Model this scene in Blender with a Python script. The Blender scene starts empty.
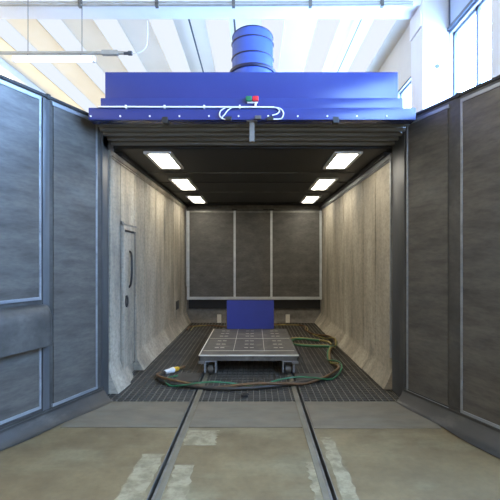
import bpy, bmesh, math, random
from mathutils import Vector, Matrix
random.seed(7)
SC = bpy.context.scene
COL = SC.collection
R = math.radians

# ------------------------------------------------------------------ helpers
def tag(o, label=None, cat=None, group=None, kind=None):
    if label: o['label'] = label
    if cat: o['category'] = cat
    if group: o['group'] = group
    if kind: o['kind'] = kind
    return o

def empty(name, loc=(0, 0, 0), rz=0, label=None, cat=None, group=None):
    o = bpy.data.objects.new(name, None)
    o.empty_display_size = .1
    COL.objects.link(o)
    o.location = loc
    o.rotation_euler = (0, 0, rz)
    return tag(o, label, cat, group)

class MB:
    """collects shapes, built as one mesh"""
    def __init__(s):
        s.bm = bmesh.new()
        s.mi = 0
    def _mark(s, faces):
        for f in faces: f.material_index = s.mi
    def box(s, x0, x1, y0, y1, z0, z1, bev=0, mtx=None):
        vs = [s.bm.verts.new(c) for c in ((x0,y0,z0),(x1,y0,z0),(x1,y1,z0),(x0,y1,z0),(x0,y0,z1),(x1,y0,z1),(x1,y1,z1),(x0,y1,z1))]
        fs = [s.bm.faces.new([vs[i] for i in q]) for q in ((0,3,2,1),(4,5,6,7),(0,1,5,4),(1,2,6,5),(2,3,7,6),(3,0,4,7))]
        s._mark(fs)
        if bev:
            es = list({e for f in fs for e in f.edges})
            r = bmesh.ops.bevel(s.bm, geom=es, offset=bev, segments=2, affect='EDGES', profile=.6)
            s._mark(r['faces'])
            vs = list({v for f in r['faces'] for v in f.verts})
        if mtx: bmesh.ops.transform(s.bm, matrix=mtx, verts=[v for v in vs if v.is_valid])
        return s
    def tube(s, pts, r, seg=8, cap=True):
        pts = [Vector(p) for p in pts]
        n = len(pts)
        rings = []
        t0 = (pts[1]-pts[0]).normalized()
        up = Vector((0,0,1)) if abs(t0.z) < .9 else Vector((1,0,0))
        u = t0.cross(up).normalized()
        for i, p in enumerate(pts):
            t = (pts[min(i+1,n-1)]-pts[max(i-1,0)]).normalized()
            u = (u - t*u.dot(t)).normalized()
            v = t.cross(u)
            rr = r[i] if isinstance(r, (list, tuple)) else r
            rings.append([s.bm.verts.new(p + (u*math.cos(a)+v*math.sin(a))*rr) for a in [2*math.pi*k/seg for k in range(seg)]])
        fs = []
        for a, b in zip(rings, rings[1:]):
            for k in range(seg):
                fs.append(s.bm.faces.new((a[k], a[(k+1)%seg], b[(k+1)%seg], b[k])))
        if cap:
            fs.append(s.bm.faces.new(rings[0][::-1])); fs.append(s.bm.faces.new(rings[-1]))
        s._mark(fs)
        return s
    def prism(s, prof, axis, a0, a1):
        """closed 2D profile extruded along axis ('x': prof=(y,z), 'y': prof=(x,z), 'z': prof=(x,y))"""
        def P(p, a): return {'x': (a,p[0],p[1]), 'y': (p[0],a,p[1]), 'z': (p[0],p[1],a)}[axis]
        A = [s.bm.verts.new(P(p,a0)) for p in prof]
        B = [s.bm.verts.new(P(p,a1)) for p in prof]
        n = len(prof)
        fs = [s.bm.faces.new(A[::-1]), s.bm.faces.new(B)]
        for i in range(n):
            fs.append(s.bm.faces.new((A[i], A[(i+1)%n], B[(i+1)%n], B[i])))
        s._mark(fs)
        return s
    def sheet(s, rows):
        """rows: list of closed profiles (lists of points, same length), lofted and capped"""
        vr = [[s.bm.verts.new(p) for p in r] for r in rows]
        n = len(rows[0]); fs = []
        for a, b in zip(vr, vr[1:]):
            for k in range(n):
                fs.append(s.bm.faces.new((a[k], a[(k+1)%n], b[(k+1)%n], b[k])))
        fs.append(s.bm.faces.new(vr[0][::-1])); fs.append(s.bm.faces.new(vr[-1]))
        s._mark(fs)
        return s
    def build(s, name, mats, parent=None, smooth=None, loc=None):
        bmesh.ops.recalc_face_normals(s.bm, faces=s.bm.faces)
        me = bpy.data.meshes.new(name)
        s.bm.to_mesh(me); s.bm.free()
        for m in (mats if isinstance(mats, (list, tuple)) else [mats]): me.materials.append(m)
        if smooth is not None:
            me.polygons.foreach_set('use_smooth', [True]*len(me.polygons))
            me.set_sharp_from_angle(angle=R(smooth))
        o = bpy.data.objects.new(name, me)
        COL.objects.link(o)
        if parent: o.parent = parent
        if loc: o.location = loc
        return o

def struct(mb, name, mats, smooth=None):
    return tag(mb.build(name, mats, None, smooth), kind='structure')

def spline(pts, n=10):
    """Catmull-Rom through 3D points"""
    P = [Vector(p) for p in pts]
    P = [P[0]*2-P[1]] + P + [P[-1]*2-P[-2]]
    out = []
    for i in range(1, len(P)-2):
        a, b, c, d = P[i-1:i+3]
        for k in range(n):
            t = k/n
            out.append(.5*((2*b)+(c-a)*t+(2*a-5*b+4*c-d)*t*t+(3*b-a-3*c+d)*t**3))
    out.append(P[-2])
    return out

# ------------------------------------------------------------------ materials
def srgb(c):
    return tuple(((v/255)/12.92 if v/255 <= .04045 else ((v/255+.055)/1.055)**2.4) for v in c) + (1,)

def mat(name, c1, c2=None, rough=.6, metal=0, scale=(4,4,4), detail=6, lo=.35, hi=.65, bump=0, c3=None, scale3=(1,1,1), lo3=.5, hi3=.75, rough2=None, spec=.5, fine=0, fscale=(30,30,30), fcol=None):
    """base colour c1 mixed with c2 by noise and with c3 by a second noise (wear, dust)"""
    m = bpy.data.materials.new(name); m.use_nodes = True
    nt = m.node_tree; N = nt.nodes; L = nt.links
    b = N['Principled BSDF']
    b.inputs['Base Color'].default_value = srgb(c1)
    b.inputs['Roughness'].default_value = rough
    b.inputs['Metallic'].default_value = metal
    b.inputs['Specular IOR Level'].default_value = spec
    if c2 is None: return m
    tc = N.new('ShaderNodeTexCoord')
    def noise(sc, lo, hi, det):
        mp = N.new('ShaderNodeMapping'); mp.inputs['Scale'].default_value = sc
        L.new(tc.outputs['Object'], mp.inputs['Vector'])
        nz = N.new('ShaderNodeTexNoise'); nz.inputs['Scale'].default_value = 1; nz.inputs['Detail'].default_value = det
        nz.inputs['Roughness'].default_value = .62
        L.new(mp.outputs[0], nz.inputs['Vector'])
        mr = N.new('ShaderNodeMapRange'); mr.inputs[1].default_value = lo; mr.inputs[2].default_value = hi
        L.new(nz.outputs['Fac'], mr.inputs[0])
        return mr.outputs[0]
    f = noise(scale, lo, hi, detail)
    mx = N.new('ShaderNodeMix'); mx.data_type = 'RGBA'
    mx.inputs[6].default_value = srgb(c1); mx.inputs[7].default_value = srgb(c2)
    L.new(f, mx.inputs[0]); out = mx.outputs[2]
    if c3 is not None:
        g = noise(scale3, lo3, hi3, 8)
        m2 = N.new('ShaderNodeMix'); m2.data_type = 'RGBA'
        m2.inputs[7].default_value = srgb(c3)
        L.new(g, m2.inputs[0]); L.new(out, m2.inputs[6]); out = m2.outputs[2]
    if fine:
        g = noise(fscale, .42, .68, 4)
        mu = N.new('ShaderNodeMath'); mu.operation = 'MULTIPLY'; mu.inputs[1].default_value = fine
        L.new(g, mu.inputs[0])
        m3 = N.new('ShaderNodeMix'); m3.data_type = 'RGBA'
        m3.inputs[7].default_value = srgb(fcol or tuple(v*.6 for v in c2))
        L.new(mu.outputs[0], m3.inputs[0]); L.new(out, m3.inputs[6]); out = m3.outputs[2]
    L.new(out, b.inputs['Base Color'])
    if rough2 is not None:
        r = N.new('ShaderNodeMapRange'); r.inputs[3].default_value = rough; r.inputs[4].default_value = rough2
        L.new(f, r.inputs[0]); L.new(r.outputs[0], b.inputs['Roughness'])
    if bump:
        bp = N.new('ShaderNodeBump'); bp.inputs['Strength'].default_value = bump; bp.inputs['Distance'].default_value = .02
        L.new(f, bp.inputs['Height']); L.new(bp.outputs[0], b.inputs['Normal'])
    return m

def emit(name, c, s):
    m = bpy.data.materials.new(name); m.use_nodes = True
    nt = m.node_tree; nt.nodes.clear()
    e = nt.nodes.new('ShaderNodeEmission'); o = nt.nodes.new('ShaderNodeOutputMaterial')
    e.inputs[0].default_value = srgb(c); e.inputs[1].default_value = s
    nt.links.new(e.outputs[0], o.inputs[0])
    return m

M = {}
M['concrete'] = mat('concrete_floor', (117,99,66), (99,83,54), .55, scale=(1.6,1.6,1), fine=.3, fscale=(22,22,5), fcol=(82,73,50), c3=(128,117,86), scale3=(.9,2.2,1), lo3=.5, hi3=.72, rough2=.75)
M['repair'] = mat('pale_repair_mortar', (146,133,102), (118,105,76), .8, scale=(9,9,3), lo=.4, hi=.6)
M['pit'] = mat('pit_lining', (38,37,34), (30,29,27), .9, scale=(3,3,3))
M['grate'] = mat('worn_grating_steel', (104,97,83), (76,71,61), .6, .2, scale=(3,3,3))
M['mat'] = mat('threshold_rubber', (112,101,82), (96,87,70), .7, scale=(3,6,3), c3=(106,102,86), scale3=(2,7,1), lo3=.5, hi3=.8)
M['lining'] = mat('abraded_rubber_lining', (176,166,146), (128,119,103), .75, scale=(1.5,2.6,.5), lo=.34, hi=.68, bump=.10,
                  c3=(102,98,89), scale3=(2,2.0,1.3), lo3=.55, hi3=.8, fine=.42, fscale=(9,13,26), fcol=(92,88,80))
M['flare'] = mat('rubber_flap_grey', (128,123,113), (102,98,90), .7, scale=(2,3,2), bump=.1, fine=.4, fscale=(12,12,12))
M['leafdark'] = mat('scuffed_black_rubber', (98,93,85), (66,63,58), .28, scale=(1.6,2,9), lo=.35, hi=.68, bump=.06,
                    c3=(102,100,93), scale3=(1.2,1.2,3.5), lo3=.5, hi3=.8, rough2=.42, fine=.28, fscale=(10,10,34))
M['leafedge'] = mat('black_rubber_edging', (80,77,71), (60,58,54), .42, scale=(2.2,2.2,2.2), rough2=.55, c3=(98,95,88), scale3=(3,3,3), lo3=.55, hi3=.8, fine=.3, fscale=(14,14,24))
M['joint'] = mat('smooth_grey_joint_strip', (96,97,97), (78,79,80), .3, .2, scale=(3,3,.8))
M['flange'] = mat('trodden_steel_flange', (118,112,94), (96,90,74), .55, .2, scale=(6,3,3))
M['skirt'] = mat('door_skirt_rubber', (60,58,53), (48,46,42), .5, scale=(3,3,4), c3=(92,88,79), scale3=(2,2,5), lo3=.58, hi3=.8)
M['alu'] = mat('aluminium_strip', (160,163,164), (132,135,138), .36, .5, scale=(2,2,7))
M['steel'] = mat('dull_steel', (126,124,118), (92,90,85), .5, .6, scale=(5,5,5))
M['darksteel'] = mat('dark_steel', (58,57,54), (44,43,41), .55, .3, scale=(5,5,5))
M['post'] = mat('door_post_rubber', (70,71,71), (56,57,57), .5, scale=(3,3,.7), c3=(88,87,82), scale3=(3,3,1), lo3=.55, hi3=.8)
M['ceil'] = mat('dark_ceiling_sheet', (44,43,41), (36,35,33), .55, scale=(1,2,1))
M['bellow'] = mat('dark_bellows_rubber', (116,114,108), (98,96,91), .28, scale=(1,4,4))
M['bafflealu'] = mat('bright_aluminium_strip', (190,193,194), (166,170,172), .36, .4, scale=(2,2,7))
M['baffle'] = mat('baffle_rubber', (84,81,75), (66,64,59), .6, fine=.4, fscale=(14,14,40), scale=(3,3,7), c3=(102,98,90), scale3=(2,2,4), lo3=.5, hi3=.85)
M['blue'] = mat('blue_enamel', (39,52,116), (36,49,110), .24, scale=(1,1,1))
M['duct'] = mat('blue_duct_enamel', (66,90,168), (62,84,160), .26, scale=(1,1,1))
M['ring'] = mat('dark_blue_ring', (16,22,62), rough=.5)
M['plate'] = mat('blue_painted_plate', (40,52,136), (36,48,126), .5, scale=(2,2,2))
M['white'] = mat('white_plastic', (222,222,220), rough=.5)
M['black'] = mat('black_plastic', (26,26,26), rough=.5)
M['green'] = mat('green_lens', (20,104,66), rough=.3)
M['red'] = mat('red_lens', (206,34,44), rough=.3)
M['roof'] = mat('cream_precast', (230,221,200), (222,213,192), .8, scale=(.6,.3,.6))
M['hall'] = mat('white_hall_paint', (222,220,214), (212,210,205), .8, scale=(.6,.6,.6))
M['column'] = mat('white_column_paint', (228,229,230), (220,221,222), .7, scale=(.8,.8,.5))
M['winframe'] = mat('grey_window_frame', (88,98,116), rough=.5)
M['cable'] = mat('dark_cable', (64,68,72), rough=.6)
M['tray'] = mat('galvanised_conduit', (168,166,158), (150,148,140), .45, .4, scale=(4,4,4))
M['hoseblack'] = mat('black_hose_rubber', (40,38,33), (56,50,40), .5, scale=(9,9,9))
M['hoseorange'] = mat('brown_orange_hose', (112,80,44), (84,62,38), .55, scale=(9,9,9))
M['hosegreen'] = mat('green_hose', (36,112,72), (46,88,60), .45, scale=(9,9,9))
M['hoseyellow'] = mat('yellow_hose', (158,142,74), (124,116,66), .5, scale=(9,9,9))
M['yellow'] = mat('yellow_coupling', (206,160,44), rough=.4)
M['deck'] = mat('worn_deck_plate', (96,92,84), (76,73,66), .5, .3, scale=(5,5,5), c3=(132,127,116), scale3=(3,3,3), lo3=.55, hi3=.8)
M['slot'] = mat('bright_slot_edge', (206,200,184), rough=.5)
M['lamp'] = emit('lamp_diffuser', (255,248,232), 20)
M['tubelight'] = emit('fluorescent_tube', (255,252,240), 6)
M['winright'] = emit('bright_window_daylight', (150,194,255), 36)
M['winleft'] = emit('bright_window_haze', (255,246,228), 2.6)
M['hopper'] = mat('pale_blue_hopper_glass', (176,196,226), rough=.25)
M['sky'] = emit('rooflight_sheet', (228,236,248), .95)

# ------------------------------------------------------------------ camera (level, looking along +Y)
EYE = 1.75; F = 420; CX, CY = 254, 258
cam = bpy.data.cameras.new('camera'); co = bpy.data.objects.new('camera', cam); COL.objects.link(co)
co.location = (0, 0, EYE); co.rotation_euler = (R(90), 0, 0)
cam.sensor_fit = 'HORIZONTAL'; cam.sensor_width = 36; cam.lens = 36*F/500
cam.shift_x = (250-CX)/500; cam.shift_y = (CY-250)/500
cam.clip_start = .05; cam.clip_end = 200
SC.camera = co

# ================================================================== FLOOR
XL, XR = -.754, .582           # rail centrelines
GW = .027                      # half width of a rail slot
y0, y1 = -6, 5.09
f = MB()
f.box(-12, XL-GW, y0, y1, -.1, 0); f.box(XL+GW, XR-GW, y0, y1, -.1, 0); f.box(XR+GW, 6, y0, y1, -.1, 0)
f.box(-12, -2.02, y1, 26, -.1, 0); f.box(2.02, 6, y1, 26, -.1, 0); f.box(-2.02, 2.02, 11.62, 26, -.1, 0)
struct(f, 'floor', M['concrete'])
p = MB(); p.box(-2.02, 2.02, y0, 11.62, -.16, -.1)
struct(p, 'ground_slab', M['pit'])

# pale mortar beside the rails, uneven outlines
def mortar(name, x0, x1, ya, yb, label):
    n = 26; ptsL, ptsR = [], []
    for i in range(n+1):
        y = ya+(yb-ya)*i/n
        ptsL.append((x0+random.uniform(-.018,.018), y)); ptsR.append((x1+random.uniform(-.018,.018), y))
    m = MB(); m.prism(ptsL+ptsR[::-1], 'z', .0005, .002)
    o = m.build(name, M['repair'])
    return tag(o, label, 'mortar patch', 'mortar patches beside the rails')
mortar('mortar_patch', -1.0, -.80, 2.2, 3.75, 'pale mortar strip on the outer edge of the rail on the personnel door side')
mortar('mortar_patch', -.66, -.50, 2.2, 3.55, 'pale mortar strip on the inner edge of the rail on the personnel door side')
mortar('mortar_patch', -.67, -.36, 3.92, 4.26, 'short wide pale mortar patch just ahead of the threshold mat')
mortar('mortar_patch', .44, .52, 3.0, 3.6, 'small pale mortar patch on the inner edge of the rail farther from the personnel door')
mortar('mortar_patch', .65, .76, 2.3, 4.1, 'faint pale mortar strip on the outer edge of the rail farther from the personnel door')

def rail(x, side, label):
    t = empty('floor_rail', (x, 2, 0), 0, label, 'rail', 'steel floor rails')
    m = MB(); m.box(-GW-.004, GW+.004, -6, 9.25, -.1, -.085); m.build('channel_bed', M['darksteel'], t)
    m = MB(); m.box(*sorted((side*GW, side*(GW-.016))), -6, 9.25, -.085, .004); m.build('rail_edge', M['steel'], t)
    m = MB(); m.box(*sorted((-side*GW, -side*(GW-.008))), -6, 9.25, -.085, .003); m.build('rail_edge', M['steel'], t)
    m = MB(); m.box(*sorted((side*(GW+.002), side*(GW+.05))), -6, 5.09, 0, .006, .001); m.build('rail_flange', M['flange'], t)
rail(XL, 1, 'recessed steel floor rail on the personnel door side')
rail(XR, -1, 'recessed steel floor rail on the side away from the personnel door')

# gratings: bars on a square pitch with open cells
def grating(x0, x1, ya, yb, label):
    m = MB()
    n = max(1, round((x1-x0)/.08)); dx = (x1-x0)/n
    for i in range(n+1):
        x = x0+i*dx
        m.box(max(x0, x-.006), min(x1, x+.005), ya, yb, -.016, 0)
    k = round((yb-ya)/.085); dy = (yb-ya)/k
    for j in range(k+1):
        y = ya+j*dy
        m.mi = 1; m.box(x0, x1, max(ya, y-.0035), min(yb, y+.003), -.016, -.0035)
    t = m.build('floor_grating', [M['grate'], M['darkbar']])
    tag(t, label, 'grating', 'steel floor gratings of the booth')
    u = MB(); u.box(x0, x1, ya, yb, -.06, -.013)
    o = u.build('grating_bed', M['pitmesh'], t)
    return t
M['darkbar'] = mat('dark_cross_bar', (88,84,75), (66,63,56), .7, scale=(3,3,3))
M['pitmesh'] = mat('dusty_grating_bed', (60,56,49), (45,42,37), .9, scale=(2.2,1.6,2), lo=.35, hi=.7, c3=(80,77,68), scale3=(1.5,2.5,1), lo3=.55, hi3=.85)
GY0, GY1 = 5.10, 11.32
grating(-1.85, XL-GW-.006, GY0, GY1, 'dark steel floor grating between the rail and the wall with the personnel door')
grating(XL+GW+.006, XR-GW-.006, GY0, GY1, 'dark steel floor grating between the two rails beneath the cart')
grating(XR+GW+.006, 1.82, GY0, GY1, 'dark steel floor grating between the rail and the wall without a door')

def slab(name, x0, x1, ya, yb, z0, z1, m, label, cat, group=None, bev=.003):
    b = MB(); b.box(x0, x1, ya, yb, z0, z1, bev)
    return tag(b.build(name, m), label, cat, group)
slab('threshold_mat', -2.0, XL-GW-.006, 4.33, 5.10, .001, .008, M['mat'], 'grey rubber threshold mat in front of the grating on the personnel door side', 'mat', 'threshold mats')
slab('threshold_mat', XL+GW+.056, XR-GW-.056, 4.33, 5.10, .001, .008, M['mat'], 'grey rubber threshold mat lying between the two rails', 'mat', 'threshold mats')
slab('threshold_mat', XR+GW+.006, 1.92, 4.30, 5.10, .001, .008, M['mat'], 'grey rubber threshold mat in front of the grating on the side without a door', 'mat', 'threshold mats')
slab('cover_plate', -1.14, XL-GW-.012, 5.93, 6.36, .001, .009, M['darksteel'], 'dark cover plate on the grating beside the hose couplings', 'plate', 'cover plates on the grating')
slab('cover_plate', XR+GW+.012, 1.0, 5.93, 6.36, .001, .009, M['darksteel'], 'dark cover plate on the grating at the cart corner far from the couplings', 'plate', 'cover plates on the grating')

# ================================================================== BOOTH SHELL
WL, WR, YB = -1.86, 1.83, 11.5
ZT = 3.13
def lining_wall(name, X, sgn, ya, segs, backX):
    """sgn: +1 when the room lies on +X. segs: list of (y0,y1,flare0,flare1,height); flare None -> straight to floor"""
    m = MB()
    for (a, b, f0, f1, h) in segs:
        n = max(2, int((b-a)/.12)); rows = []
        for i in range(n+1):
            y = a+(b-a)*i/n; t = i/n
            fl = f0+(f1-f0)*t
            wob = .012*math.sin(y*5.1)+.008*math.sin(y*11.3+1)
            prof = [(backX, y, ZT), (X+sgn*.001, y, ZT)]
            for z in (2.6, 2.0, 1.4, .9):
                prof.append((X+sgn*(.0025*math.sin(y*2.3+z*1.3)+.001*math.sin(y*7+z*2)), y, z))
            for q in range(9):
                u = q/8
                z = h*(1-u) + .006
                x = X+sgn*((fl+wob*fl*.8)*(.7*u+.3*u**2.2) + .002*math.sin(y*2.3+h))
                prof.append((x, y, z))
            prof.append((backX, y, .006))
            rows.append(prof)
        m.sheet(rows)
        # seam lap at the start of each sheet
    return m
w = lining_wall('wall_left', WL, 1, 5.39, [(5.39,5.84,.12,.15,.32),(5.86,6.20,.13,.08,.26),(6.20,6.51,.004,.004,.1),(6.52,8.0,.15,.15,.29),(8.0,9.7,.15,.16,.29),(9.7,11.5,.16,.16,.29)], WL-.06)
for y in (6.56, 7.15, 7.95, 8.75, 9.7, 10.6):
    w.box(WL-.01, WL+.006, y-.018, y+.018, .31, ZT)
struct(w, 'wall_left', M['lining'], 40)
w = lining_wall('wall_right', WR, -1, 5.57, [(5.57,6.6,.11,.13,.25),(6.6,8.4,.14,.17,.25),(8.4,10,.17,.2,.26),(10,11.5,.2,.2,.27)], WR+.06)
for y in (5.60, 6.35, 7.05, 7.85, 8.6, 9.5, 10.5):
    w.box(WR-.006, WR+.01, y-.018, y+.018, .28, ZT)
struct(w, 'wall_right', M['lining'], 40)

# back wall with the cove that runs out onto the floor
m = MB()
prof = [(11.62, 3.2), (11.56, 3.2), (11.56, .42)]
for q in range(9):
    a_ = q/8*math.pi/2
    prof.append((11.56-.3*(1-math.cos(a_)), .42*(1-math.sin(a_))+.006))
prof.append((11.62, .006))
m.prism(prof, 'x', WL, WR)
struct(m, 'wall_back', M['flare'], 40)

# outer steel skin of the booth (seen past the doors only)
m = MB(); m.box(-2.02, -1.93, 5.39, 11.7, 0, 3.4); struct(m, 'trim_1', M['darksteel'])
m = MB(); m.box(1.90, 2.0, 5.57, 11.7, 0, 3.4); struct(m, 'trim_2', M['darksteel'])
# door posts
m = MB(); m.box(-1.93, -1.86, 5.16, 5.385, 0, 3.44, .012); struct(m, 'trim_3', M['post'], 40)
m = MB(); m.box(1.83, 1.90, 5.12, 5.565, 0, 3.44, .012); struct(m, 'trim_4', M['post'], 40)
# beading along the head of both walls and at their front ends
for i, (X, s, ya) in enumerate(((WL, 1, 5.40), (WR, -1, 5.58))):
    m = MB()
    m.box(*sorted((X-s*.05, X+s*.02)), ya, YB, ZT-.05, ZT+.012)
    m.tube([(X+s*.012, ya, ZT-.075), (X+s*.012, YB, ZT-.075)], .012, 8)
    m.box(*sorted((X, X+s*.018)), ya-.01, ya+.03, .42, ZT-.02)
    struct(m, 'trim_%d' % (5+i), M['alu'] if i else M['lining'], 40)

# ceiling
m = MB(); m.box(-1.93, 1.90, 5.56, 11.62, 3.2, 3.28)
for y in (7.13, 8.02, 9.2, 10.9): m.box(-1.86, 1.83, y-.018, y+.018, 3.186, 3.2)
m.box(-1.93, -1.80, 5.74, 11.56, 3.14, 3.2); m.box(1.77, 1.90, 5.74, 11.56, 3.14, 3.2)
m.mi = 1
for y in (7.13, 9.2): m.box(-1.80, 1.77, y-.03, y-.02, 3.183, 3.198)
m.mi = 0; m.box(-1.93, 1.90, 5.555, 5.60, 3.2, 3.6)
struct(m, 'ceiling', [M['ceil'], M['steel']])

# ceiling lights
side = {-1: 'above the wall with the personnel door', 1: 'above the wall without a door'}
order = ['closest to the booth mouth', 'second from the booth mouth', 'last before the baffle']
for k, (ya, yb) in enumerate(((5.70, 6.72), (7.58, 8.80), (9.72, 10.86))):
    for s in (-1, 1):
        xc = s*(1.30, 1.345, 1.385)[k]-.012
        t = empty('ceiling_light', (xc, (ya+yb)/2, 3.2), 0, 'lit ceiling panel %s, %s' % (side[s], order[k]), 'light', 'booth ceiling light panels')
        L2 = (yb-ya)/2; W2 = .19
        m = MB(); e = .05
        m.box(-W2, -W2+e, -L2, L2, -.03, -.001); m.box(W2-e, W2, -L2, L2, -.03, -.001)
        m.box(-W2+e, W2-e, -L2, -L2+e, -.03, -.001); m.box(-W2+e, W2-e, L2-e, L2, -.03, -.001)
        m.build('frame', M['white'], t)
        m = MB(); m.box(-W2+e, W2-e, -L2+e, L2-e, -.022, -.002); m.build('diffuser', M['lamp'], t)

# folded bellows under the front of the roof
t = empty('roof_bellows', (0, 5.2, 3.3), 0, 'dark accordion folds hanging under the front of the booth roof', 'bellows')
for y, x0, x1 in ((4.93, -1.84, 1.81), (5.06, -1.85, 1.82), (5.195, -1.855, 1.825), (5.33, -1.855, 1.825), (5.475, -1.855, 1.825)):
    m = MB()
    pr = []
    zb = -(y-4.93)*.14
    for q in range(11):
        a_ = math.pi+math.pi*q/10
        pr.append((y-5.2+.036*math.cos(a_), zb+.03+.036*math.sin(a_)))
    pr += [(y-5.2+.020, .12), (y-5.2-.020, .12)]
    m.prism(pr, 'x', x0, x1)
    m.build('fold', M['bellow'], t, 75)
m = MB(); m.box(-1.85, 1.82, -.33, .34, .12, .17); m.build('backing_sheet', M['ceil'], t)
for s in (-1.89, 1.86):
    m = MB(); m.box(s-.03, s+.03, -.03 if s < 0 else .37, .375, -.17, .2); m.build('side_cheek', M['bellow'], t)

# exhaust baffle
t = empty('exhaust_baffle', (.013, 11.2, .64), 0, 'dark three panel baffle with aluminium framing across the end of the booth', 'baffle')
BW = 1.80; BH = 2.37
m = MB(); m.box(-BW, BW, .03, .35, 0, BH); m.build('housing', M['darksteel'], t)
xs = [-BW, -.53, .452, BW]
for i in range(3):
    a, b = xs[i], xs[i+1]
    m = MB(); m.box(a+.03, b-.03, .012, .03, .05, BH-.05); m.build('rubber_panel', M['baffle'], t)
for i, x in enumerate(xs):
    ww = .032 if i in (0, 3) else .028
    m = MB()
    xx = min(max(x, -BW+ww), BW-ww)
    m.box(xx-ww, xx+ww, -.004, .03, 0, BH, .004); m.build('upright_strip', M['bafflealu'], t)
m = MB(); m.box(-BW, BW, -.002, .03, 0, .075, .004); m.build('lower_strip', M['bafflealu'], t)
m = MB(); m.box(-BW, BW, -.002, .03, BH-.05, BH, .004); m.build('upper_strip', M['steel'], t)
m = MB()
for x in (-1.5, -.53, .30, .45, 1.4): m.box(x-.07, x+.07, -.02, .03, BH, BH+.05)
m.box(-BW, BW, 0, .03, BH, BH+.03)
m.build('hanger', M['darksteel'], t)

m = MB(); m.box(-BW, BW, .27, .33, -.27, .0); m.build('suction_slot', M['black'], t)  # solid black block stands in for the shade inside the slot
# small pale plates standing on the cove behind the cart
for i, x in enumerate((-.93, .90)):
    m = MB(); m.box(-.055, .055, -.01, .01, 0, .21, .003)
    m.box(-.055, .055, -.05, .01, 0, .012)
    o = m.build('stop_plate', M['slot'], None, None, (x, 11.22, .03))
    tag(o, ['small pale upright plate at the foot of the baffle on the personnel door side', 'small pale upright plate at the foot of the baffle on the side without a door'][i], 'plate', 'small stop plates')

# hatch mark: small dark vent low on the door wall near the baffle
m = MB(); m.box(0, .014, -.16, .16, -.1, .1, .004)
o = m.build('wall_hatch', M['darksteel'], None, None, (WL+.012, 10.1, .62))
tag(o, 'small dark hatch low on the lining near the baffle', 'hatch')

# ------------------------------------------------------------------ personnel door
t = empty('personnel_door', (WL+.012, 5.85, .15), 0, 'narrow rubber faced personnel door with a black bow handle', 'door')
DW, DH = .66, 2.06
m = MB()
m.box(0, .034, 0, .05, 0, DH); m.box(0, .034, DW-.06, DW, 0, DH); m.box(0, .034, .05, DW-.06, DH-.06, DH)
m.build('door_frame', M['lining'], t)
m = MB(); m.box(0, .018, -.03, .05, DH+.005, DH+.05); m.box(0, .018, .05, DW+.05, DH+.005, DH+.03); m.build('head_strip', M['steel'], t)
m = MB(); m.box(0, .015, .07, DW-.075, .02, DH-.085, .004); m.build('door_panel', M['lining'], t)
m = MB(); m.box(0, .016, DW-.078, DW-.062, 0, DH-.06); m.box(0, .016, .055, DW-.078, DH-.083, DH-.062); m.build('door_gap', M['black'], t)
m = MB()
m.tube(spline([(.012,.34,1.70),(.05,.31,1.66),(.075,.25,1.5),(.075,.24,1.35),(.05,.28,1.22),(.012,.32,1.17)], 6), .016, 8)
m.build('bow_handle', M['black'], t, 60)
m = MB()
m.tube([(.03,.16+.045*math.cos(a),.98+.08*math.sin(a)) for a in [2*math.pi*k/16 for k in range(17)]], .011, 6)
m.box(0, .03, .14, .18, 1.03, 1.06)
m.build('latch_ring', M['black'], t, 60)

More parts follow.
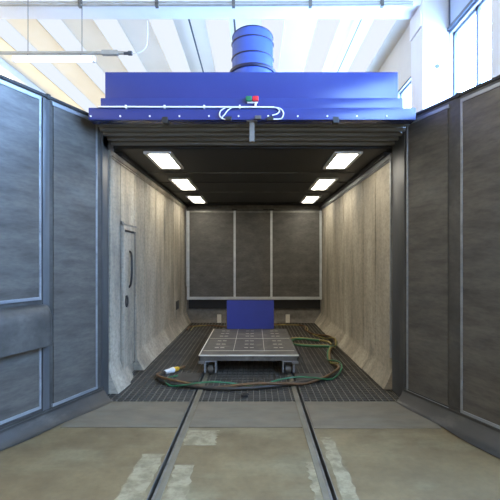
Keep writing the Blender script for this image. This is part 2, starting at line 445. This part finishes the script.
# ================================================================== SWING DOORS
def swing_door(hx, hy, dx, dy, inward, label, panels, upright_gap, skirt, bulge=None):
    """local x runs out along the door from its hinge; 'inward' (+1/-1) is the local y side facing the booth axis"""
    ang = math.atan2(dy, dx)
    t = empty('booth_swing_door', (hx, hy, 0), ang, label, 'door', 'swing doors of the booth')
    s = inward; LEN = 1.86; H = 3.46
    def yb(a, b): return sorted((s*a, s*b))
    m = MB(); m.box(0, LEN, *yb(-.10, 0), .09, H-.03, .006); m.build('door_body', M['leafedge'], t, 40)
    m = MB(); m.box(-.01, LEN+.01, *yb(-.115, .012), H-.03, H, .004); m.box(.775, .82, *yb(-.12, .018), H-.04, H+.012, .004); m.build('top_cap', M['darksteel'], t)
    for (a, b, z0, z1, clip) in panels:
        m = MB(); m.box(a+.02, b-.02, *yb(0, .012), z0+.02, z1-.02); m.build('rubber_panel', M['leafdark'], t)
        e = .026
        fr = MB()
        fr.box(a, a+e, *yb(0, .02), z0, z1, .003)
        fr.box(a+e, b, *yb(0, .02), z0, z0+e*1.2, .003)
        if clip: fr.box(a+e, b, *yb(0, .02), z1-e*1.5, z1, .003)
        fr.build('edge_strip', M['alu'], t)
        bl = MB()
        k = int((z1-z0)/.3)
        for i in range(1, k): bl.box(a+.008, a+.024, *yb(.018, .026), z0+i*(z1-z0)/k-.009, z0+i*(z1-z0)/k+.009)
        bl.build('rivets', M['alu'], t)
    if upright_gap:
        a, b = upright_gap
        m = MB(); m.box(a, b, *yb(0, .016), .16, H-.05, .008); m.build('rubber_joint_strip', M['joint'], t, 40)
    # skirt: sheet hanging off the door foot and running out on the floor
    rows = []
    n = 22
    for i in range(n+1):
        x = -.02+LEN*i/n
        out = skirt[0]+(skirt[1]-skirt[0])*i/n + .012*math.sin(x*7)
        prof = [(x, s*.0, .17), (x, s*.016, .17), (x, s*.022, .13)]
        for q in range(1, 8):
            u = q/7
            prof.append((x, s*(.022+(out-.022)*u), .13*(1-u)**2.2+.012+.004*math.sin(x*9+u*3)*(1-u)))
        prof += [(x, s*out, .009), (x, s*.0, .009)]
        rows.append(prof)
    m = MB(); m.sheet(rows); m.build('floor_skirt', M['skirt'], t, 50)
    m = MB(); m.box(.0, LEN, *yb(.014, .026), .125, .15, .003); m.build('skirt_clamp', M['skirt'], t)
    for z in (.5, 1.7, 2.9):
        m = MB(); m.tube([(-.012, s*-.05, z-.1), (-.012, s*-.05, z+.1)], .02, 10); m.build('hinge', M['darksteel'], t, 50)
    if bulge:
        x0, x1, z0, z1 = bulge
        # rubber box padded over the door, chamfered along its top edge and end
        rows = []
        for x, k in ((x0, .0), (x0+.03, .55), (x0+.09, .9), (x0+.16, 1), (x1, 1)):
            d = .15*k+.006
            zz = z1-(.03)*(1-k)
            rows.append([(x, s*.0, z0), (x, s*d, z0), (x, s*d, zz-.16), (x, s*(d*.93), zz-.09), (x, s*(d*.7), zz-.035), (x, s*(d*.25), zz-.004), (x, s*0, zz)])
        m = MB(); m.sheet(rows); m.build('rubber_bulge', M['leafedge'], t, 35)
    return t

swing_door(-1.875, 5.16, -.367, -.930, 1, 'open dark rubber swing door with a bulging padded step across it',
           [(.085, .755, .17, 3.41, True), (.895, 1.80, 1.32, 3.41, True), (.895, 1.80, .20, .86, False)], (.79, .875), (.17, .12), (.80, 1.84, .86, 1.28))
swing_door(1.85, 5.13, .350, -.937, -1, 'open flat dark rubber swing door under the bright hall window',
           [(.036, .69, .125, 3.39, True), (.845, 1.80, .155, 3.39, True)], None, (.14, .30))

# ================================================================== BLUE HEADER
HY = 4.75
def hx(px): return (px-CX)/F*HY
def hz(py): return EYE+(CY-py)/F*HY
t = empty('blue_header', (0, HY, 3.29), 0, 'long blue enamelled header box spanning the booth mouth', 'header')
Z0 = 3.29
m = MB(); m.box(hx(105), hx(398), 0, .95, hz(101)-Z0, hz(72)-Z0, .006); m.build('header_box', M['blue'], t, 40)
m = MB(); m.box(hx(101.5), hx(402.5), -.03, .95, hz(110)-Z0, hz(99)-Z0, .006); m.build('stepped_band', M['blue'], t, 40)
m = MB(); m.box(hx(90.5), hx(414), -.06, .10, hz(121.5)-Z0, hz(109.5)-Z0, .006); m.build('lower_flange', M['blue'], t, 40)
for k in range(11):
    m = MB(); x = hx(122+29.2*(k-1)); z = hz(118)-Z0
    m.tube([(x, -.055, z), (x, -.068, z)], .010, 8); m.build('bolt', M['white'], t)
for px in (166, 335):
    m = MB(); x = hx(px); m.box(x-.034, x+.034, -.065, .03, hz(124.5)-Z0, hz(118.5)-Z0, .006); m.build('limit_switch', M['black'], t)
m = MB(); m.box(hx(252)-.028, hx(252)+.028, -.02, .02, hz(142)-Z0, hz(121)-Z0); m.box(hx(252)-.06, hx(252)+.06, -.04, .04, hz(122.5)-Z0, hz(119)-Z0)
m.build('hanging_bracket', M['bellow'], t)

def hp(px, py, dy=-.075): return (hx(px), dy, hz(py)-Z0)
t = empty('white_conduit', (0, HY, Z0), 0, 'thin white conduit running along the blue header to its junction boxes', 'conduit')
m = MB()
m.tube([hp(101, 109.2), hp(274, 109.6)], .0105, 8); m.build('conduit_pipe', M['white'], t, 60)
for pts in ([hp(226,110), hp(221,113.5), hp(220.5,118.5), hp(225,121.5), hp(231,121)], [hp(232,110), hp(228,113), hp(225,117), hp(222,120)],
            [hp(273,109.6), hp(280,111), hp(283,115.5), hp(281,120.5), hp(275,121.5), hp(270,121)], [hp(272,117.5), hp(277,116), hp(279,113), hp(277,110.5)]):
    m = MB(); m.tube(spline(pts, 8), .0075, 7); m.build('flexible_lead', M['white'], t, 60)
for px, py in ((229,121), (258,120), (270,121)):
    m = MB(); x, y, z = hp(px, py); m.box(x-.035, x+.035, -.10, -.062, z-.02, z+.02, .005); m.build('junction_box', M['black'] if px != 258 else M['steel'], t)
for px in (128, 166, 205, 240):
    m = MB(); x, y, z = hp(px, 109.4); m.box(x-.009, x+.009, -.092, -.061, z-.018, z+.018); m.build('pipe_clip', M['white'], t)

t = empty('signal_lamps', hp(252, 109.5, 0), 0, 'paired green and red signal lamps on the blue header', 'signal lamp')
t.location = (hx(252), HY, hz(109.5))
m = MB(); m.box(-.055, .065, -.05, -.031, .055, .075, .004); m.tube([(.04, -.05, .012), (.04, -.05, .06)], .012, 8); m.build('mount', M['white'], t)
for dx, c, nm in ((-.035, 'green', 'green_lens'), (.04, 'red', 'red_lens')):
    m = MB(); m.box(dx-.034, dx+.034, -.085, -.031, .068, .125, .012); o = m.build(nm, M[c], t, 40)

# ------------------------------------------------------------------ duct
t = empty('ventilation_duct', (-.02, 6.1, 3.3), 0, 'round blue ventilation duct rising behind the blue header', 'duct')
rd = .298
def seg_tube(z0, z1, r, name, tilt=0):
    m = MB(); n = 40
    prof = [(r, z0), (r, z1), (r-.012, z1), (r-.012, z0)]
    ring = []
    for k in range(n):
        a = 2*math.pi*k/n
        ring.append([(p[0]*math.cos(a), p[0]*math.sin(a)+tilt*(p[1]-z0), p[1]-(tilt*.4*p[0]*math.sin(a) if p[1] == z1 else 0)) for p in prof])
    vr = [[m.bm.verts.new(p) for p in r_] for r_ in ring]
    for i in range(n):
        a, b = vr[i], vr[(i+1) % n]
        for k in range(4): m.bm.faces.new((a[k], b[k], b[(k+1)%4], a[(k+1)%4]))
    m.build(name, M['duct'], t, 40)
def ring_part(z, r, th, name='seam_ring', yc=0):
    m = MB(); n = 40
    m.tube([(r*math.cos(2*math.pi*k/n), yc+r*math.sin(2*math.pi*k/n), z) for k in range(n+1)], th, 6, False); m.build(name, M['ring'], t, 60)
seg_tube(-.02, 1.10, rd+.012, 'duct_base'); ring_part(1.12, rd+.018, .026, 'clamp_ring')
seg_tube(1.12, 1.31, rd, 'duct_section'); ring_part(1.315, rd+.002, .010)
seg_tube(1.32, 1.53, rd, 'duct_section'); ring_part(1.535, rd+.002, .010)
seg_tube(1.54, 1.645, rd-.004, 'duct_section', .35)
m = MB(); n = 40; tilt = .35
m.tube([((rd-.004)*math.cos(2*math.pi*k/n), (rd-.004)*math.sin(2*math.pi*k/n)+tilt*.105, 1.645-tilt*.4*(rd-.004)*math.sin(2*math.pi*k/n)) for k in range(n+1)], .009, 6, False); m.build('rim', M['ring'], t, 60)
# booth roof that carries it
m = MB(); m.box(-2.02, 2.0, 5.74, 11.7, 3.285, 3.4); struct(m, 'roof', M['blue'])

# ================================================================== CART
t = empty('rail_cart', (-.08, 7.45, 0), 0, 'low steel rail cart with a slotted plate deck', 'cart')
cw, ch, zt = .745, 1.17, .295
m = MB()
for s in (-1, 1):
    m.box(s*cw-.03 if s > 0 else -cw, s*cw if s > 0 else -cw+.03, -ch, ch, zt-.085, zt+.004, .004)
m.box(-cw, cw, -ch, -ch+.03, zt-.085, zt+.004, .004); m.box(-cw, cw, ch-.03, ch, zt-.085, zt+.004, .004)
m.build('deck_frame', M['deck'], t)
m = MB()
for y in (-.9, -.3, .3, .9): m.box(-cw+.03, cw-.03, y-.04, y+.04, zt-.10, zt-.012)
for x in (-.66, .61): m.box(x-.05, x+.05, -ch+.06, ch-.06, zt-.15, zt-.085)
m.build('cross_members', M['darksteel'], t)
m = MB(); m.box(-cw+.03, cw-.03, -ch+.03, -ch+.30, zt-.012, zt, .002); m.build('front_plate', M['deck'], t)
cols = [(-cw+.034, -.245), (-.239, .239), (.245, cw-.034)]
rws = [(-ch+.315, .14), (.148, ch-.034)]
for (a, b) in cols:
    for (c, d) in rws:
        m = MB(); m.box(a, b, c, d, zt-.012, zt, .002)
        m.mi = 1
        xc = (a+b)/2
        for r_ in (.22, .5, .78):
            yy = c+(d-c)*r_
            for q in (-.045, .045): m.box(xc+q-.032, xc+q+.032, yy-.012, yy+.012, zt, zt+.003)
        m.build('deck_panel', [M['deck'], M['slot']], t)
m = MB()
for x in (-.242, .242): m.box(x-.004, x+.004, -ch+.31, ch-.03, zt-.01, zt+.003)
m.box(-cw+.03, cw-.03, .140, .148, zt-.01, zt+.003); m.box(-cw+.03, cw-.03, -ch+.302, -ch+.313, zt-.01, zt+.003)
m.build('seam_bar', M['slot'], t)
for x in (XL+.18, XR+.015):
    for y in (-1.07, 1.0):
        h = MB()
        for q in (-.08, .08): h.box(x+q-.011, x+q+.011, y-.085, y+.09, .03, zt-.085)
        h.box(x-.092, x+.092, y-.1, y+.1, zt-.10, zt-.085)
        ho = h.build('wheel_bracket', M['alu'], t)
        wh = MB(); wh.tube([(x-.04, y, .066), (x+.04, y, .066)], .065, 20); wh.tube([(x-.08, y, .066), (x+.08, y, .066)], .016, 10)
        wh.build('wheel', M['deck'], ho, 40)
m = MB(); m.box(-cw-.004, cw+.004, -ch-.008, -ch+.012, zt-.012, zt+.007, .002); m.box(-cw-.004, -cw+.014, -ch+.012, ch, zt-.008, zt+.006, .002); m.build('edge_angle', M['slot'], t)
for s in (-1, 1):
    m = MB(); m.box(s*.70-.05, s*.70+.05, -ch-.012, -ch+.05, zt-.13, zt-.085, .004); m.build('corner_bracket', M['steel'], t)

# blue plate standing at the far end of the deck
t = empty('blue_plate', (-.075, 8.585, .2995), 0, 'plain blue metal plate standing upright at the far edge of the cart', 'plate')
m = MB(); m.box(-.48, .48, 0, .012, 0, .585, .002); m.build('plate_sheet', M['plate'], t)
for s in (-1, 1):
    m = MB(); m.prism([(.012, 0), (.032, 0), (.012, .2)], 'x', s*.40-.01, s*.40+.01); m.build('stay', M['plate'], t)

# ================================================================== HOSES
def FP(px, py, z=.03):
    Y = (EYE-z)*F/(py-CY)
    return Vector(((px-CX)/F*Y, Y, z))
def hose(name, pts, r, m, label, seg=8, n=10):
    b = MB(); b.tube(spline(pts, n), r, seg); return tag(b.build(name, m, None, 60), label, 'hose', 'hoses looped on the grating around the cart')
def twist(path, amp, ph, freq, z0, rise, flat=2.0):
    """winds over the hoses beneath it: arches by 'rise' whenever it crosses their line; past the fraction 'flat' it lies down"""
    sp = spline(path, 10); out = []
    L = 0
    for i, p in enumerate(sp):
        if i: L += (sp[i]-sp[i-1]).length
        tdir = (sp[min(i+1, len(sp)-1)]-sp[max(i-1, 0)]).normalized()
        nn = Vector((-tdir.y, tdir.x, 0))
        a = ph+L*freq
        k = 1 if i/len(sp) < flat else max(.06, 1-(i/len(sp)-flat)*14)
        q = p+nn*amp*math.cos(a); q.z = z0+rise*abs(math.sin(a))**1.3*k
        out.append(q)
    return out
main = [FP(170,371), FP(163,373), FP(159,377), FP(163,381), FP(172,383.5), FP(185,385.5), FP(198,387), FP(222,388.5), FP(247,387.8), FP(272,386), FP(294,383.3), FP(312,380.5), FP(326,377.5), FP(337,373), FP(340,368.5), FP(336,363), FP(332,358), FP(330,352), FP(331,347), FP(333.5,343), FP(330,338.5), FP(318,334.5), FP(307,330.5), FP(303,325.8), FP(292,324.6), FP(275,324.2)]
loop = [FP(331.5,346), FP(326,344.8), FP(310,344.5), FP(296,343.6), FP(289,341.5), FP(291,338.2), FP(300,337.6), FP(316,339), FP(328,341), FP(332,344)]
back = [FP(275,324.2), FP(250,324.5), FP(228,326.3), FP(210,325.2), FP(194,325.8), FP(190,327.5), FP(188,329.5)]
def tube_path(name, pts, r, m, label):
    b = MB(); b.tube(pts, r, 8)
    return tag(b.build(name, m, None, 60), label, 'hose', 'hoses looped on the grating around the cart')
t = empty('blast_hose', FP(168,372,0), 0, 'thick black blast hose looping around the front of the cart with a white coupling', 'hose', 'hoses looped on the grating around the cart')
off = t.location.copy()
pts = [p-off for p in twist(main[:22], .006, 0, 5, .028, 0)]
b = MB(); b.tube(pts, .026, 10); b.build('hose_body', M['hoseblack'], t, 60)
e0 = main[0]-off; e0.z = .034; d0 = (main[0]-main[1]); d0.z = 0; d0.normalize()
b = MB(); b.tube([e0-d0*.10, e0-d0*.08, e0+d0*.03, e0+d0*.03, e0+d0*.07], [.03,.036,.036,.044,.044], 12); b.build('white_coupling', M['white'], t, 40)
b = MB(); b.tube([e0+d0*.07, e0+d0*.10, e0+d0*.16, e0+d0*.17], [.034,.036,.036,.028], 12); b.build('yellow_coupling', M['yellow'], t, 40)
b = MB(); b.tube([e0+d0*.17, e0+d0*.20, e0+d0*.30], [.022,.024,.020], 10); b.build('nozzle', M['hoseorange'], t, 40)
tube_path('air_hose', twist(main[1:]+back[1:], .047, 3.6, 2.3, .019, .060, .66), .017, M['hoseorange'], 'brown orange air hose lying along the black hose and behind the blue plate')
gpts = [FP(178,379.5), FP(172,380), FP(172,382.5)] + main[5:20]
tube_path('control_hose', twist(gpts, .076, 2.4, 2.7, .014, .098), .012, M['hosegreen'], 'thin green control hose twisted around the black hose')
tube_path('signal_hose', twist(main[14:]+back[1:], .07, 5.2, 2.6, .014, .115, .3), .012, M['hoseyellow'], 'thin yellow hose lying along the wall without a door')
tube_path('return_hose', twist(loop, .01, 0, 4, .019, 0), .018, M['hoseyellow'], 'yellow brown hose folded back in a flat loop beside the cart')
tube_path('return_hose', twist([p+Vector((.05, -.13, 0)) for p in loop[1:-2]], .01, 1.5, 4, .025, 0), .024, M['hosegreen'], 'thick dark green hose folded in a loop beside the cart')
m = MB(); m.box(-.045, .045, -.035, .035, 0, .035, .008); m.box(-.02, .06, -.015, .02, .03, .045, .004)
o = m.build('rubber_scrap', M['black'], None, 40, FP(244.5, 397, 0)+Vector((0,0,.003)))
tag(o, 'small black rubber scrap on the grating ahead of the hoses', 'scrap')

# ================================================================== HALL AROUND THE BOOTH
ZR = 7.5; HL, HR, HB = -7.3, 3.83, 26.0
# right hall wall with openings: windows Y ranges
wins = [(-3.6, -1.4), (-1.0, 1.1), (1.5, 3.7), (4.9, 6.1), (6.78, 8.20), (9.2, 11.2), (12.0, 14.0)]  # near ones are unseen, added and widened to light the left swing door
WZ0, WZ1 = 3.0, 6.15
m = MB(); y = -4
for a, b in wins:
    m.box(HR, HR+.3, y, a, 0, ZR+.4); m.box(HR, HR+.3, a, b, 0, WZ0); m.box(HR, HR+.3, a, b, WZ1, ZR+.4); y = b
m.box(HR, HR+.3, y, HB, 0, ZR+.4)
struct(m, 'wall_east', M['hall'])
for i, (a, b) in enumerate(wins):
    w_ = MB(); w_.box(HR+.12, HR+.13, a, b, WZ0, WZ1)
    wo = struct(w_, 'window_%d' % (i+1), M['winright'])
    fr = MB()
    for y in (a+.02, (a+b)/2-.16, b-.02): fr.box(HR+.06, HR+.12, y-.035, y+.035, WZ0, WZ1)
    for z in (WZ0+.03, WZ1-.04): fr.box(HR+.06, HR+.12, a, b, z-.03, z+.03)
    fr.build('window_frame', M['winframe'], wo)
    # head flashing over the opening
    hd = MB(); hd.box(HR-.012, HR, a-.05, b+.05, WZ1-.02, WZ1+.03); hd.build('window_head', M['winframe'], wo)
m = MB(); m.box(HR-.012, HR-.002, 6.80, 8.20, WZ1+.10, 7.38)
wo = struct(m, 'window_21', M['hopper'])
m = MB()
for y in (6.80, 8.17): m.box(HR-.03, HR, y, y+.03, WZ1+.06, 7.4)
m.box(HR-.05, HR, 6.78, 8.22, WZ1+.03, WZ1+.10)
m.build('window_frame', M['winframe'], wo)
# left hall wall with high glazing
m = MB(); m.box(HL-.3, HL, -4, HB, 0, 3.6); m.box(HL-.3, HL, -4, HB, 7.3, ZR+.4)
struct(m, 'wall_west', M['hall'])
m = MB(); m.box(HL-.2, HL-.19, -4, HB, 3.6, 7.3); struct(m, 'window_20', M['winleft'])
m = MB(); m.box(HL-.3, HR+.3, HB, HB+.3, 0, ZR+.4); struct(m, 'wall_north', M['hall'])

# roof: precast ribs with rooflights between
PER = 1.351; X0 = -.44*(ZR-EYE)
m = MB(); sk = []
i = -4
while X0+i*PER < HR:
    a = X0+i*PER; b = a+PER
    if a > HL-1:
        s0, s1 = a, a+.42*PER
        # rib: low on its right hand edge, sweeping up to the rooflight
        pr = [(s1, ZR+.02)]
        for q in range(1, 7): u = q/6; pr.append((s1+(b-s1)*u, ZR+.02-.05*u**1.6))
        pr += [(b, ZR+.25), (s1, ZR+.25)]
        m.prism(pr, 'y', -4, HB)
        sk.append((s0, s1))
    i += 1
struct(m, 'ceiling_hall', M['roof'], 40)
for k, (a, b) in enumerate(sk):
    b = min(b, HR)
    q = MB(); q.prism([(a+(b-a)*u/8, ZR-.13*math.sin(math.pi*u/8)) for u in range(9)]+[(b, ZR+.05), (a, ZR+.05)], 'y', -4, HB); struct(q, 'window_%d' % (8+k), M['sky'])  # sheet bulges below the ribs, shaped to throw light on them

# cross beam and columns
m = MB(); m.box(HL, HR, 8.25, 8.75, 6.72, 7.42, .02)
struct(m, 'beam', M['column'], 40)
def col(yf, name):
    m = MB(); m.box(3.30, HR, yf, yf+.62, 0, ZR, .02); m.box(3.27, 3.30, yf+.02, yf+.6, 6.3, 6.72)
    return struct(m, name, M['column'], 40)
col(8.22, 'pillar_1'); col(4.05, 'pillar_2')
m = MB(); m.tube([(3.587, 8.205, 5.50), (3.587, 8.225, 5.50)], .042, 12)
tag(m.build('wall_socket', M['cable'], None, 40), 'small round dark fitting on the white column face', 'fitting')

# conduit along the beam
t = empty('beam_conduit', (0, 8.2, 6.59), 0, 'grey conduit pipe running along the face of the white roof beam', 'conduit')
m = MB(); m.tube([(-6.9, 0, .10), (3.1, 0, .10)], .025, 8); m.build('pipe', M['tray'], t, 60)
m = MB(); m.tube([(-6.9, .0, .16), (3.1, .0, .16)], .012, 6); m.build('thin_pipe', M['tray'], t, 60)
for x in (-3.4, -1.9, -.4, 1.1, 2.5):
    m = MB(); m.box(x-.03, x+.03, -.035, .05, .06, .2, .004); m.build('pipe_clip', M['steel'], t)

# dark seams / cables along the ribs
for k, lab in ((-.273, 'dark cable under the roof between the tray and the duct'), (-.083, 'dark cable under the roof passing behind the blue duct'), (.45, 'thin dark cable under the roof on the window side')):
    m = MB(); x = k*(7.32-EYE); m.tube([(x, 8.8, 7.32), (x, HB, 7.32)], .022 if k < 0 else .013, 6)
    tag(m.build('roof_cable', M['cable'], None, 60), lab, 'cable', 'cables under the roof')

# cable tray with a fluorescent lamp below
LY = 7.9
def lp(px, py): return Vector(((px-CX)/F*LY, LY, EYE+(CY-py)/F*LY))
t = empty('cable_tray', lp(60, 53), 0, 'slim metal cable tray above the fluorescent lamp ending in a dark plug', 'cable tray')
o = t.location
a, b = lp(-60, 53)-o, lp(124, 53.5)-o
m = MB(); m.box(a.x, b.x, -.03, .03, -.022, .022, .004); m.build('tray_channel', M['tray'], t)
m = MB(); c = lp(110, 53.3)-o; m.box(c.x-.15, c.x+.15, -.045, .045, -.04, .04, .006); m.build('junction_box', M['tray'], t)
m = MB(); d = lp(132, 53.8)-o; m.tube([(b.x, 0, -.005), (b.x+.08, 0, -.005), (b.x+.08, 0, -.005), (d.x, 0, -.005)], [.03,.03,.042,.042], 10); m.build('plug', M['cable'], t)
m = MB(); m.tube(spline([lp(132,53.8)-o, lp(140,52)-o, lp(146,47)-o, lp(147.5,38)-o, lp(147.5,20)-o], 8), .008, 6); m.build('lead', M['white'], t, 60)
for px in (28, 82):
    m = MB(); q = lp(px, 53)-o; m.tube([(q.x, 0, .02), (q.x, 0, 1.95)], .006, 6); m.build('hanger_wire', M['cable'], t)
t = empty('fluorescent_lamp', lp(54, 58.5), 0, 'long lit fluorescent lamp slung below the cable tray', 'lamp')
o = t.location
m = MB(); m.box(-.72, .72, -.05, .05, .0, .045, .008); m.build('lamp_body', M['white'], t)
m = MB(); m.tube([(-.74, 0, -.025), (.74, 0, -.025)], .035, 12); m.build('tube', M['tubelight'], t, 60)
for s in (-1, 1):
    m = MB(); m.box(s*.745-.02, s*.745+.02, -.05, .05, -.065, .04, .006); m.build('end_cap', M['white'], t)
    m = MB(); m.tube([(s*.5, 0, .04), (s*.5, 0, .079)], .008, 6); m.build('hanger', M['cable'], t)

# ================================================================== LIGHT
w = bpy.data.worlds.new('world'); SC.world = w; w.use_nodes = True
bg = w.node_tree.nodes['Background']
bg.inputs[0].default_value = (1, .87, .66, 1); bg.inputs[1].default_value = .85

SC.view_settings.view_transform = 'Standard'; SC.view_settings.look = 'None'
SC.view_settings.exposure = .22; SC.view_settings.gamma = 1; SC.view_settings.use_curve_mapping = False
